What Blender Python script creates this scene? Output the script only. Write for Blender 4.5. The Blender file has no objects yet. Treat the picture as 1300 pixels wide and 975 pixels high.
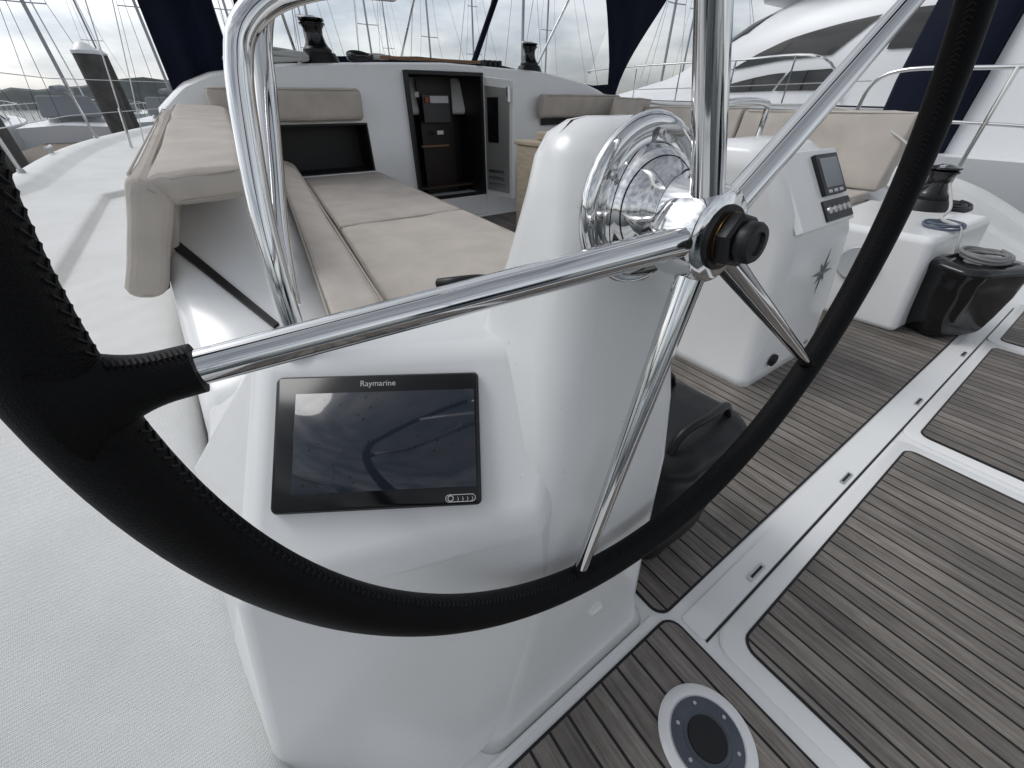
import bpy, bmesh, math, random
from mathutils import Vector as V, Matrix
random.seed(7)
sc=bpy.context.scene
sc.view_settings.view_transform='Standard'; sc.view_settings.look='None'; sc.view_settings.exposure=0
COL=sc.collection
# ---------------------------------------------------------------- materials
def newmat(name):
    m=bpy.data.materials.new(name); m.use_nodes=True
    return m,m.node_tree,m.node_tree.nodes['Principled BSDF']
def simple(name,col,rough=.5,metal=0,bump=0,bscale=200,var=0,vscale=4,coat=0,spec=None,stretch=None):
    m,nt,b=newmat(name)
    b.inputs['Base Color'].default_value=(*col,1); b.inputs['Roughness'].default_value=rough
    b.inputs['Metallic'].default_value=metal; b.inputs['Coat Weight'].default_value=coat
    if spec is not None: b.inputs['Specular IOR Level'].default_value=spec
    tc=nt.nodes.new('ShaderNodeTexCoord')
    src=tc.outputs['Object']
    if stretch:
        mp=nt.nodes.new('ShaderNodeMapping'); mp.inputs['Scale'].default_value=stretch
        nt.links.new(src,mp.inputs[0]); src=mp.outputs[0]
    if var:
        n=nt.nodes.new('ShaderNodeTexNoise'); n.inputs['Scale'].default_value=vscale; n.inputs['Detail'].default_value=4
        nt.links.new(src,n.inputs['Vector'])
        mr=nt.nodes.new('ShaderNodeMapRange'); mr.inputs['From Min'].default_value=.3;mr.inputs['From Max'].default_value=.7
        mr.inputs['To Min'].default_value=1-var; mr.inputs['To Max'].default_value=1+var*.5
        nt.links.new(n.outputs[0],mr.inputs[0])
        mx=nt.nodes.new('ShaderNodeVectorMath');mx.operation='SCALE';mx.inputs[0].default_value=col
        nt.links.new(mr.outputs[0],mx.inputs['Scale']); nt.links.new(mx.outputs[0],b.inputs['Base Color'])
        mr2=nt.nodes.new('ShaderNodeMapRange'); mr2.inputs['To Min'].default_value=max(0,rough-.08); mr2.inputs['To Max'].default_value=rough+.1
        nt.links.new(n.outputs[0],mr2.inputs[0]); nt.links.new(mr2.outputs[0],b.inputs['Roughness'])
    if bump:
        n=nt.nodes.new('ShaderNodeTexNoise'); n.inputs['Scale'].default_value=bscale; n.inputs['Detail'].default_value=2
        nt.links.new(src,n.inputs['Vector'])
        bp=nt.nodes.new('ShaderNodeBump'); bp.inputs['Strength'].default_value=bump; bp.inputs['Distance'].default_value=.002
        nt.links.new(n.outputs[0],bp.inputs['Height']); nt.links.new(bp.outputs[0],b.inputs['Normal'])
    return m
def gelcoat():
    m,nt,b=newmat('gelcoat'); N=nt.nodes;L=nt.links
    tc=N.new('ShaderNodeTexCoord')
    n=N.new('ShaderNodeTexNoise'); n.inputs['Scale'].default_value=3.5; n.inputs['Detail'].default_value=5; n.inputs['Roughness'].default_value=.55; L.new(tc.outputs['Object'],n.inputs['Vector'])
    cr=N.new('ShaderNodeValToRGB'); e=cr.color_ramp.elements; e[0].position=.25; e[0].color=(.765,.765,.75,1); e[1].position=.55; e[1].color=(.80,.80,.79,1); L.new(n.outputs[0],cr.inputs[0])
    s=N.new('ShaderNodeTexNoise'); s.inputs['Scale'].default_value=170; s.inputs['Detail'].default_value=1; L.new(tc.outputs['Object'],s.inputs['Vector'])
    sr=N.new('ShaderNodeValToRGB'); q=sr.color_ramp.elements; q[0].position=.17; q[0].color=(.65,.63,.6,1); q[1].position=.22; q[1].color=(1,1,1,1); L.new(s.outputs[0],sr.inputs[0])
    mx=N.new('ShaderNodeMix'); mx.data_type='RGBA'; mx.blend_type='MULTIPLY'; mx.inputs[0].default_value=1; L.new(cr.outputs[0],mx.inputs[6]); L.new(sr.outputs[0],mx.inputs[7])
    L.new(mx.outputs[2],b.inputs['Base Color'])
    mr=N.new('ShaderNodeMapRange'); mr.inputs['To Min'].default_value=.14; mr.inputs['To Max'].default_value=.28; L.new(n.outputs[0],mr.inputs[0]); L.new(mr.outputs[0],b.inputs['Roughness'])
    return m
GEL=gelcoat()
GEL2=simple('gelcoat_far',(.76,.77,.78),.3,var=.04,vscale=1)
CHROME=simple('polished_steel',(.68,.68,.68),.07,1)
STEEL=simple('brushed_steel',(.55,.55,.55),.32,1,bump=.1,bscale=90)
LEATH=simple('black_leather',(.003,.003,.0034),.52,bump=.45,bscale=1100,spec=.14)
THREAD=simple('black_thread',(.006,.006,.007),.6,spec=.25)
BLK=simple('black_plastic',(.008,.008,.009),.4,bump=.1,bscale=600,spec=.4)
GLOSSB=simple('black_gloss',(.008,.008,.009),.15)
BEZEL=simple('bezel_glass',(.004,.004,.005),.2,spec=.35)
FAB=simple('beige_fabric',(.54,.49,.44),.85,bump=.9,bscale=520,var=.12,vscale=7,spec=.2)
PIPE=simple('beige_piping',(.42,.38,.33),.8,spec=.2)
NAVY=simple('navy_canvas',(.006,.009,.022),.85,bump=.3,bscale=300,var=.2,vscale=3,spec=.2)
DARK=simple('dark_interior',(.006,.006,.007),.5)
WOODL=simple('pale_teak_ply',(.46,.38,.28),.6,var=.22,vscale=8,stretch=(1,1,6))
BRASS=simple('bronze',(.25,.16,.07),.3,1)
ROPE=simple('rope',(.5,.5,.48),.85,bump=.8,bscale=400)
ALU=simple('mast_aluminium',(.35,.36,.38),.4,.6)
ROPEB=simple('brown_trim',(.22,.11,.05),.5)
PILE=simple('pile_steel',(.09,.085,.08),.7,var=.4,vscale=6)
WGLASS=simple('tinted_window',(.01,.011,.012),.08)
GREEN=simple('green_paint',(.02,.12,.06),.5)
WHT=simple('white_print',(.6,.6,.6),.5)
GREYC=simple('grey_cover',(.25,.26,.28),.8)
def nonskid():
    m,nt,b=newmat('nonskid_gelcoat')
    b.inputs['Roughness'].default_value=.5
    tc=nt.nodes.new('ShaderNodeTexCoord')
    v=nt.nodes.new('ShaderNodeTexVoronoi'); v.inputs['Scale'].default_value=420; v.inputs['Randomness'].default_value=.25; nt.links.new(tc.outputs['Object'],v.inputs['Vector'])
    n=nt.nodes.new('ShaderNodeTexNoise'); n.inputs['Scale'].default_value=3; n.inputs['Detail'].default_value=6; n.inputs['Roughness'].default_value=.65; nt.links.new(tc.outputs['Object'],n.inputs['Vector'])
    cr=nt.nodes.new('ShaderNodeValToRGB'); cr.color_ramp.elements[0].position=.3;cr.color_ramp.elements[0].color=(.66,.66,.635,1)
    cr.color_ramp.elements[1].position=.6;cr.color_ramp.elements[1].color=(.74,.74,.725,1)
    nt.links.new(n.outputs[0],cr.inputs[0]); nt.links.new(cr.outputs[0],b.inputs['Base Color'])
    bp=nt.nodes.new('ShaderNodeBump'); bp.inputs['Strength'].default_value=.8; bp.inputs['Distance'].default_value=.0012
    nt.links.new(v.outputs[0],bp.inputs['Height']); nt.links.new(bp.outputs[0],b.inputs['Normal'])
    return m
NSK=nonskid()
def teak():
    m,nt,b=newmat('weathered_teak'); L=nt.links; N=nt.nodes
    tc=N.new('ShaderNodeTexCoord'); sp=N.new('ShaderNodeSeparateXYZ'); L.new(tc.outputs['Object'],sp.inputs[0])
    def M(op,a,bb=None):
        n=N.new('ShaderNodeMath'); n.operation=op
        for i,x in enumerate((a,bb)):
            if x is None: continue
            if isinstance(x,(int,float)): n.inputs[i].default_value=x
            else: L.new(x,n.inputs[i])
        return n.outputs[0]
    q=M('DIVIDE',sp.outputs[0],.047); fr=M('FRACT',M('ADD',q,100)); fl=M('FLOOR',q)
    caulk=M('LESS_THAN',fr,.125)
    wn=N.new('ShaderNodeTexWhiteNoise'); wn.noise_dimensions='1D'; L.new(fl,wn.inputs['W'])
    cx=N.new('ShaderNodeCombineXYZ'); L.new(M('MULTIPLY',sp.outputs[0],60),cx.inputs[0]); L.new(M('MULTIPLY',sp.outputs[1],3),cx.inputs[1]); L.new(M('MULTIPLY',wn.outputs[0],40),cx.inputs[2])
    g=N.new('ShaderNodeTexNoise'); g.inputs['Scale'].default_value=2.2; g.inputs['Detail'].default_value=8; g.inputs['Roughness'].default_value=.75; L.new(cx.outputs[0],g.inputs['Vector'])
    st=N.new('ShaderNodeTexNoise'); st.inputs['Scale'].default_value=2.8; st.inputs['Detail'].default_value=7; st.inputs['Roughness'].default_value=.65; L.new(tc.outputs['Object'],st.inputs['Vector'])
    cr=N.new('ShaderNodeValToRGB'); e=cr.color_ramp.elements; e[0].position=.28;e[0].color=(.085,.070,.058,1); e[1].position=.72;e[1].color=(.31,.28,.25,1)
    L.new(g.outputs[0],cr.inputs[0])
    stc=N.new('ShaderNodeMapRange'); stc.inputs['From Min'].default_value=.3; stc.inputs['From Max'].default_value=.68; stc.inputs['To Min'].default_value=.5; stc.inputs['To Max'].default_value=1.15; L.new(st.outputs[0],stc.inputs[0])
    k=M('MULTIPLY',M('ADD',M('MULTIPLY',wn.outputs[0],.5),.8),stc.outputs[0])
    sc_=N.new('ShaderNodeVectorMath'); sc_.operation='SCALE'; L.new(cr.outputs[0],sc_.inputs[0]); L.new(k,sc_.inputs['Scale'])
    mx=N.new('ShaderNodeMix'); mx.data_type='RGBA'; L.new(caulk,mx.inputs[0]); L.new(sc_.outputs[0],mx.inputs[6]); mx.inputs[7].default_value=(.006,.006,.006,1)
    L.new(mx.outputs[2],b.inputs['Base Color'])
    rm=N.new('ShaderNodeMapRange'); rm.inputs['To Min'].default_value=.45; rm.inputs['To Max'].default_value=.95; L.new(st.outputs[0],rm.inputs[0]); L.new(rm.outputs[0],b.inputs['Roughness'])
    h=M('SUBTRACT',M('MULTIPLY',g.outputs[0],.6),caulk)
    bp=N.new('ShaderNodeBump'); bp.inputs['Strength'].default_value=.8; bp.inputs['Distance'].default_value=.0018
    L.new(h,bp.inputs['Height']); L.new(bp.outputs[0],b.inputs['Normal'])
    return m
TEAK=teak()
def screenmat():
    m,nt,b=newmat('display_glass'); N=nt.nodes;L=nt.links
    tc=N.new('ShaderNodeTexCoord')
    b.inputs['Roughness'].default_value=.06
    v=N.new('ShaderNodeTexVoronoi'); v.inputs['Scale'].default_value=80; L.new(tc.outputs['Object'],v.inputs['Vector'])
    n=N.new('ShaderNodeTexNoise'); n.inputs['Scale'].default_value=30; L.new(tc.outputs['Object'],n.inputs['Vector'])
    a=N.new('ShaderNodeMath');a.operation='MULTIPLY_ADD';L.new(n.outputs[0],a.inputs[0]);a.inputs[1].default_value=-.35;a.inputs[2].default_value=.28
    lt=N.new('ShaderNodeMath');lt.operation='LESS_THAN';L.new(v.outputs[0],lt.inputs[0]);L.new(a.outputs[0],lt.inputs[1])
    mx=N.new('ShaderNodeMix');mx.data_type='RGBA';L.new(lt.outputs[0],mx.inputs[0]);mx.inputs[6].default_value=(.020,.025,.036,1);mx.inputs[7].default_value=(.003,.003,.004,1)
    L.new(mx.outputs[2],b.inputs['Base Color'])
    bp=N.new('ShaderNodeBump'); bp.inputs['Strength'].default_value=.6; bp.inputs['Distance'].default_value=.001; L.new(lt.outputs[0],bp.inputs['Height']); L.new(bp.outputs[0],b.inputs['Normal'])
    return m
SCREEN=screenmat()
def clearmat():
    m=bpy.data.materials.new('clear_vinyl');m.use_nodes=True;nt=m.node_tree;nt.nodes.clear()
    t=nt.nodes.new('ShaderNodeBsdfTransparent');t.inputs[0].default_value=(.95,.96,.97,1);g=nt.nodes.new('ShaderNodeBsdfGlossy');g.inputs['Roughness'].default_value=.05
    mx=nt.nodes.new('ShaderNodeMixShader');mx.inputs[0].default_value=.04;o=nt.nodes.new('ShaderNodeOutputMaterial')
    nt.links.new(t.outputs[0],mx.inputs[1]);nt.links.new(g.outputs[0],mx.inputs[2]);nt.links.new(mx.outputs[0],o.inputs[0]);return m
CLEAR=clearmat()
# ---------------------------------------------------------------- geometry helpers
def mesh(name,vs,fs,mat,smooth=True,bevel=0,bseg=4,sub=0,angle=40):
    me=bpy.data.meshes.new(name); me.from_pydata([tuple(v) for v in vs],[],fs); 
    bm=bmesh.new(); bm.from_mesh(me); bmesh.ops.recalc_face_normals(bm,faces=bm.faces); bm.to_mesh(me); bm.free()
    me.materials.append(mat)
    if smooth:
        for p in me.polygons: p.use_smooth=True
    ob=bpy.data.objects.new(name,me); COL.objects.link(ob)
    if bevel:
        md=ob.modifiers.new('bevel','BEVEL'); md.width=bevel; md.segments=bseg; md.limit_method='ANGLE'; md.angle_limit=math.radians(25); md.harden_normals=True
    if sub:
        md=ob.modifiers.new('sub','SUBSURF'); md.levels=sub; md.render_levels=sub
    if smooth and not bevel and not sub and angle<180:
        me.set_sharp_from_angle(angle=math.radians(angle))
    return ob
def loft(name,rings,mat,cap=True,closed=True,**k):
    n=len(rings[0]); vs=[p for r in rings for p in r]; fs=[]
    for i in range(len(rings)-1):
        for j in range(n if closed else n-1):
            a=i*n+j; b=i*n+(j+1)%n
            fs.append((a,b,b+n,a+n))
    if cap and closed:
        fs.append(tuple(range(n))[::-1]); fs.append(tuple(range((len(rings)-1)*n,len(rings)*n)))
    return mesh(name,vs,fs,mat,**k)
def catmull(P,n=8,closed=False):
    P=[V(p) for p in P]; out=[]; m=len(P); R=range(m if closed else m-1)
    for i in R:
        if closed: p0,p1,p2,p3=P[i-1],P[i],P[(i+1)%m],P[(i+2)%m]
        else: p0=P[max(i-1,0)];p1=P[i];p2=P[i+1];p3=P[min(i+2,m-1)]
        for k in range(n):
            t=k/n; out.append(.5*((2*p1)+(p2-p0)*t+(2*p0-5*p1+4*p2-p3)*t*t+(3*p1-p0-3*p2+p3)*t**3))
    if not closed: out.append(P[-1])
    return out
def sweep(name,P,r,mat,seg=14,closed=False,smooth=0,cap=True):
    P=[V(p) for p in P]
    if smooth: P=catmull(P,smooth,closed)
    m=len(P); rr=r if callable(r) else (lambda t:r)
    T=[((P[(i+1)%m]-P[i-1]) if closed else (P[min(i+1,m-1)]-P[max(i-1,0)])).normalized() for i in range(m)]
    up=V((0,0,1)) if abs(T[0].z)<.9 else V((1,0,0))
    nrm=(up-T[0]*up.dot(T[0])).normalized(); rings=[]
    for i in range(m):
        nrm=(nrm-T[i]*nrm.dot(T[i])).normalized(); bi=T[i].cross(nrm); rad=rr(i/(m-1) if m>1 else 0)
        rings.append([P[i]+(nrm*math.cos(a)+bi*math.sin(a))*rad for a in [2*math.pi*k/seg for k in range(seg)]])
    if closed: rings.append(rings[0])
    return loft(name,rings,mat,cap=(cap and not closed))
def revolve(name,prof,c,ax,mat,seg=48,angle=35):
    c=V(c);ax=V(ax).normalized();a=ax.orthogonal().normalized();b=ax.cross(a)
    rings=[[c+ax*h+(a*math.cos(t)+b*math.sin(t))*max(r,1e-4) for t in [2*math.pi*k/seg for k in range(seg)]] for r,h in prof]
    return loft(name,rings,mat,angle=angle)
def box(name,x0,x1,y0,y1,z0,z1,mat,bevel=0,seg=3):
    vs=[(x,y,z) for z in(z0,z1) for y in(y0,y1) for x in(x0,x1)]
    return mesh(name,vs,[(0,2,3,1),(4,5,7,6),(0,1,5,4),(2,6,7,3),(0,4,6,2),(1,3,7,5)],mat,bevel=bevel,bseg=seg,smooth=bool(bevel))
def hexa(name,b4,t4,mat,bevel=0,seg=4,**k):
    return mesh(name,list(b4)+list(t4),[(3,2,1,0),(4,5,6,7),(0,1,5,4),(1,2,6,5),(2,3,7,6),(3,0,4,7)],mat,bevel=bevel,bseg=seg,smooth=bool(bevel),**k)
def rr(x0,x1,y0,y1,rad,z,n=6,rads=None):
    out=[]
    rads=rads or (rad,)*4
    for (cx,cy,a0),rd in zip(((x1,y1,0),(x0,y1,90),(x0,y0,180),(x1,y0,270)),rads):
        sx=-1 if a0 in(0,270) else 1; sy=-1 if a0 in(0,90) else 1
        for k in range(n+1):
            a=math.radians(a0+90*k/n); out.append(V((cx+sx*rd+rd*math.cos(a),cy+sy*rd+rd*math.sin(a),z)))
    return out
def group(name,objs):
    e=bpy.data.objects.new(name,None); COL.objects.link(e)
    for o in objs: o.parent=e
    return e
def cushion(name,b4,t4,bev=.022,piping=True,wr=.004):
    """soft pad: bevelled hexahedron, subdivided and gently creased"""
    o=hexa('pad',b4,t4,FAB,bevel=bev,seg=4)
    o.modifiers['bevel'].harden_normals=False
    s=o.modifiers.new('s','SUBSURF');s.subdivision_type='SIMPLE';s.levels=3;s.render_levels=3
    for sc_,st in ((.24,wr*4),(.07,wr*1.3)):
        tx=bpy.data.textures.new('wr','CLOUDS');tx.noise_scale=sc_;tx.noise_depth=2
        d=o.modifiers.new('d','DISPLACE');d.texture=tx;d.strength=st;d.mid_level=.5;d.texture_coords='GLOBAL'
    parts=[o]
    if piping:
        for q in (t4,b4):
            c=sum((V(p) for p in q),V())/4
            pts=[]
            for i in range(4):
                a=V(q[i]);nx=V(q[(i+1)%4]);pv=V(q[i-1])
                pts+= [a+(pv-a).normalized()*bev*1.6, a+((nx-a).normalized()+(pv-a).normalized())*bev*.45, a+(nx-a).normalized()*bev*1.6]
            oc=sum((V(p) for p in (t4 if q is b4 else b4)),V())/4
            inw=(oc-c).normalized()
            pp=[p+(c-p).normalized()*bev*.15+inw*bev*.35 for p in pts]
            parts.append(sweep('piping',pp,.0032,PIPE,seg=6,closed=True,smooth=0))
    return group(name,parts)
# ================================================================ STEERING WHEEL
C=V((.369,.203,.899)); ya,ti=-.037,.066
n=V((math.sin(ya)*math.cos(ti),-math.cos(ya)*math.cos(ti),math.sin(ti)))
a=V((0,0,1)).cross(n).normalized(); b=n.cross(a)
R=.45
ang=[math.radians(x) for x in (180.5,252.5,324.5,36.5,108.5)]
P=lambda t,rad=R,h=0: C+(a*math.cos(t)+b*math.sin(t))*rad+n*h
wp=[]
wp.append(sweep('rim',[P(2*math.pi*k/180) for k in range(180)],.0182,LEATH,seg=32,closed=True))
vs=[];fs=[]
def cap(p,q,rad):
    d=(q-p).normalized();s=d.orthogonal().normalized();t=d.cross(s);i=len(vs)
    for e in(p,q):
        for k in range(4):
            an=math.pi/2*k;vs.append(e+(s*math.cos(an)+t*math.sin(an))*rad)
    for k in range(4): fs.append((i+k,i+(k+1)%4,i+4+(k+1)%4,i+4+k))
    fs.append((i+3,i+2,i+1,i));fs.append((i+4,i+5,i+6,i+7))
def rimsurf(th,mi,rad=.0184):
    rd=(a*math.cos(th)+b*math.sin(th)); return C+rd*R+(-rd*math.cos(mi)+n*math.sin(mi))*rad
N=460
for k in range(N):
    th=2*math.pi*k/N; d=2*math.pi/N
    m0=.18
    if abs(((th-ang[0]+math.pi)%(2*math.pi))-math.pi)>.045:
        cap(rimsurf(th,m0-.22),rimsurf(th+d*.6,m0),.0009)
        cap(rimsurf(th+d*.6,m0),rimsurf(th,m0+.22),.0009)
    cap(rimsurf(th,-2.75),rimsurf(th+d*.5,-2.45),.0011)
wp.append(mesh('rim_stitching',vs,fs,THREAD,smooth=False))
hubc=C-n*.006
SLR=lambda s:.0122+.0165*max(0,1-(s+.008)/.036)**2.4
for i,t in enumerate(ang):
    e=P(t,R-.012); s=hubc+(P(t)-C).normalized()*.03
    wp.append(sweep('spoke_%d'%i,[s+(e-s)*k/10 for k in range(11)],lambda u:.0142-.006*u,CHROME,seg=28))
    q=P(t,R-.010); dirn=(C-P(t)).normalized()
    if i==0:
        wp.append(sweep('spoke_sleeve_%d'%i,[q+dirn*(-.008+.046*k/14) for k in range(15)],lambda u:SLR(-.008+.046*u),LEATH,seg=28))
    else:
        wp.append(sweep('spoke_sleeve_%d'%i,[q,q+dirn*.006,q+dirn*.011,q+dirn*.015],lambda u:.0095+.005*(1-u)**2,LEATH,seg=20))
vs=[];fs=[]
dirn=(C-P(ang[0])).normalized(); q0=P(ang[0],R-.010)
for k in range(13):
    s_=.010+.0021*k
    for nn in ((n*.35+b).normalized(),):
        tt=nn.cross(dirn)
        cap(q0+dirn*s_+nn*(SLR(s_)+.0002)+tt*.003,q0+dirn*(s_+.0013)+nn*(SLR(s_)+.0002)-tt*.003,.0008)
wp.append(mesh('sleeve_stitching',vs,fs,THREAD,smooth=False))
wp.append(revolve('hub',[(0,-.034),(.036,-.034),(.041,-.031),(.0425,-.024),(.0425,.008),(.041,.013),(.036,.016),(.0,.016)],hubc,n,CHROME))
wp.append(revolve('hub_washer',[(0,.0155),(.0275,.0155),(.0285,.0175),(.0275,.0205),(0,.0205)],hubc,n,BLK))
wp.append(revolve('hub_bronze_ring',[(0,.0202),(.0225,.0202),(.023,.0215),(.023,.0235),(0,.0235)],hubc,n,BRASS))
wp.append(revolve('hub_nut',[(0,.0230),(.0235,.0230),(.0245,.025),(.0245,.033),(.022,.036),(0,.036)],hubc,n,BLK,seg=6))
wp.append(revolve('hub_knob',[(0,.0355),(.0165,.0355),(.0175,.038),(.0175,.046),(.0155,.049),(.010,.0495),(.009,.047),(0,.047)],hubc,n,BLK))
group('steering_wheel',wp)
# ================================================================ HELM PEDESTAL
pc=[]
secs=[(0,.06,.515,.175,.62,.05),(.03,.075,.50,.187,.60,.05),(.12,.10,.485,.195,.58,.05),(.35,.15,.468,.205,.54,.05),(.55,.19,.462,.215,.50,.05),(.66,.215,.46,.232,.47,.05),(.76,.245,.46,.26,.44,.05),(.84,.268,.46,.277,.42,.045),(.92,.280,.457,.289,.40,.045),(.955,.286,.452,.296,.395,.045),(.975,.298,.443,.306,.388,.04),(.986,.318,.425,.322,.375,.03),(.989,.34,.405,.335,.36,.01)]
rings=[]
for z,x0,x1,y0,y1,rd in secs:
    rings.append(rr(x0,x1,y0,y1,rd,z,6,(rd,rd*.9,rd*1.0,rd*.7)))
pc.append(loft('column',rings,GEL,angle=180))
A=V((-.020,.510,.749));B=V((.330,.312,.754));Cc=V((.205,.218,.590));D=V((-.125,.352,.554));Ab=V((.0,.62,.73));Bb=V((.36,.50,.745))
L1=V((-.205,.80,.42));L2=V((-.215,.50,.27));H=V((-.25,.34,-.01));G=V((.0,.200,-.01));Cb=V((.25,.19,-.01));Bz=V((.36,.75,-.01));Lz=V((-.22,.95,-.01))
vs=[A,B,Cc,D,Ab,Bb,L1,L2,H,G,Cb,Bz,Lz]
fs=[(0,3,2,1),(0,1,5,4),(0,4,6),(0,6,7,3),(3,7,8),(3,8,9),(3,9,2),(2,9,10),(4,5,11,12),(4,12,6),(6,12,7),(7,12,8),(1,2,10),(1,10,11,5),(8,12,11,10,9)]
pc.append(mesh('console_body',vs,fs,GEL,bevel=.022,bseg=6))
pc.append(hexa('flange_step',[(-.205,.58,.0),(-.10,.64,.0),(.0,1.02,.0),(-.21,1.02,.0)],[(-.175,.58,.44),(-.08,.64,.60),(.02,1.02,.47),(-.175,1.02,.44)],GEL,bevel=.03))
pc.append(box('base_sealant',.0,.53,.165,.173,0,.005,GEL))
pc.append(hexa('moulded_boss',[(.312,.212,.223),(.346,.212,.223),(.346,.212,.243),(.312,.212,.243)],[(.314,.193,.226),(.344,.193,.226),(.344,.193,.241),(.314,.193,.241)],GEL,bevel=.006))
pl=V((.369,.29,.91)); 
pc.append(revolve('bearing_plate',[(0,-.006),(.080,-.006),(.084,-.002),(.085,.003),(.083,.008),(.079,.0105),(.074,.011),(.068,.0095),(.061,.0085),(.0585,.010),(.0565,.018),(.053,.027),(.047,.034),(.040,.038),(.033,.041),(.030,.046),(.029,.085),(0,.085)],pl,(-.03,-1,.05),CHROME,seg=72,angle=60))
for k in range(6):
    t=k*math.pi/3+.5; q=pl+V((math.cos(t)*.0665,-.009,math.sin(t)*.0665))
    pc.append(revolve('plate_screw_%d'%k,[(0,0),(.0045,0),(.004,.002),(.002,.0022),(.0018,.001),(0,.001)],q,(0,-1,.05),STEEL,seg=14))
pc.append(revolve('throttle_knob',[(0,0),(.008,0),(.008,.05),(.012,.055),(.013,.065),(.008,.072),(0,.073)],(.455,.36,.62),(1,-.2,.1),CHROME,seg=20))
group('helm_pedestal',pc)
# ================================================================ CHART DISPLAY
W=V((.860,-.511,-.016)).normalized(); U=V((.367,.591,.718)); U=(U-W*U.dot(W)).normalized(); NN=W.cross(U)
pd=V((.068,.372,.671))+NN*.003
def disp(x,y,h): return pd+W*x+U*y+NN*h
def dpanel(name,x0,x1,y0,y1,h0,h1,mat,rad=.006,bev=.0015):
    ring=rr(x0,x1,y0,y1,rad,0,5)
    return loft(name,[[disp(p.x,p.y,h0) for p in ring],[disp(p.x,p.y,h1-bev) for p in ring],[disp(p.x*(1-bev*6),p.y*(1-bev*8),h1) for p in ring]],mat,angle=60)
dp=[dpanel('bezel_body',-.117,.117,-.077,.077,-.003,.009,BEZEL),
    dpanel('gasket',-.119,.119,-.079,.079,-.004,.003,BLK)]
dp.append(dpanel('screen',-.0945,.1135,-.0570,.0575,.0088,.0097,SCREEN,.001,.0001))
def text(name,s,x,y,size,mat):
    cu=bpy.data.curves.new(name,'FONT');cu.body=s;cu.size=size;cu.align_x='CENTER';cu.extrude=.0001;cu.materials.append(mat)
    ob=bpy.data.objects.new(name,cu);COL.objects.link(ob)
    ob.matrix_world=Matrix(((W.x,U.x,NN.x,disp(x,y,.0093).x),(W.y,U.y,NN.y,disp(x,y,.0093).y),(W.z,U.z,NN.z,disp(x,y,.0093).z),(0,0,0,1)))
    return ob
dp.append(text('maker_label','Raymarine',0,.0645,.0098,WHT))
def oval(x0,x1,y0,y1,w,rad):
    p=rr(x0,x1,y0,y1,rad,0,6); return sweep('touch_bar_outline',[disp(q.x,q.y,.0098) for q in p],w,WHT,seg=6,closed=True)
dp.append(oval(.078,.112,-.0735,-.0655,.0004,.004))
dp.append(oval(.0805,.0865,-.0725,-.0665,.0005,.0029))
for k in range(4): dp.append(text('touch_mark_%d'%k,')',.092+.0055*k,-.0718,.006,WHT))
group('chartplotter_display',dp)
# ================================================================ GRAB RAIL on console
gp=[]
f0=V((.028,.505,.750))
gp.append(revolve('foot_flange',[(0,0),(.024,0),(.025,.003),(.022,.006),(.016,.009),(.0145,.02),(0,.02)],f0,(0,0,1),CHROME,seg=32))
gp.append(sweep('aft_leg',[f0+V((0,0,.01)),(.031,.51,.82),(.038,.525,.90),(.052,.54,.98),(.064,.548,1.03),(.080,.55,1.060),(.115,.555,1.083),(.17,.56,1.098),(.25,.6,1.108)],.0122,CHROME,seg=22,smooth=8))
gp.append(sweep('forward_leg',[(.034,.518,.80),(.050,.56,.87),(.072,.60,.94),(.092,.63,1.01),(.106,.65,1.06),(.13,.66,1.10),(.18,.66,1.125),(.3,.7,1.14)],.0122,CHROME,seg=22,smooth=8))
group('grab_rail',gp)
# ================================================================ DECK, COCKPIT FLOOR
SYM=4.06
def zd(y):
    pts=[(-3,-.02),(-1,0),(0,.05),(.3,.14),(.55,.27),(.8,.37),(1.1,.425),(2,.44),(4,.47),(8,.58),(12.6,.75)]
    for (y0,z0),(y1,z1) in zip(pts,pts[1:]):
        if y<=y1: return z0+(z1-z0)*(y-y0)/(y1-y0)
    return pts[-1][1]
def zds(y): return (zd(y-.12)+zd(y-.06)+zd(y)+zd(y+.06)+zd(y+.12))/5
def edge(y): # outboard x of port rail
    if y<5: return -1.12
    u=(y-5)/7.6; return -1.12+3.12*u**2.3
def deckside(mir):
    rings=[]; ys=[-1.2+.06*i for i in range(60)]+[2.4+.3*i for i in range(35)]
    for y in ys:
        z=zds(y); xo=edge(y); inn=-.2 if y<4 else min(.25+(y-4)*.12,2.0)
        inn=max(inn,xo+.5) if y>4 else inn
        inn=min(inn,2.02)
        w=inn-xo
        pr=[(inn,-.02),(inn,z-.03),(inn-.006,z-.012),(inn-.02,z-.003),(inn-.05,z),(inn-w*.05-.03,z),(inn-w*.38,z+.004),(inn-w*.395,z+.006),(inn-w*.41,z+.03),(inn-w*.425,z+.038),(inn-w*.45,z+.040),(inn-w*.82,z+.056),(inn-w*.84,z+.06),(inn-w*.875,z+.098),(inn-w*.90,z+.105),(inn-w*.96,z+.105),(xo+.01,z+.095),(xo-.02,z+.03),(xo-.05,z-.15),(xo-.03,-.4),(xo+.15,-.95)]
        rings.append([V((SYM-x if mir else x,y,zz)) for x,zz in pr])
    return loft('side_deck',rings,NSK,closed=False,angle=180)
hp=[deckside(False),deckside(True)]
hp.append(box('floor_moulding',-.22,SYM+.22,-1.2,4.0,-.3,0,GEL))
hp.append(box('transom',-1.0,SYM+1.0,-1.25,-1.18,-.9,-.03,GEL))
hp.append(revolve('deck_filler_cap',[(0,0),(.032,0),(.033,.003),(.026,.005),(0,.004)],(-.83,2.6,.495),(0,0,1),STEEL,seg=28))
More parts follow.
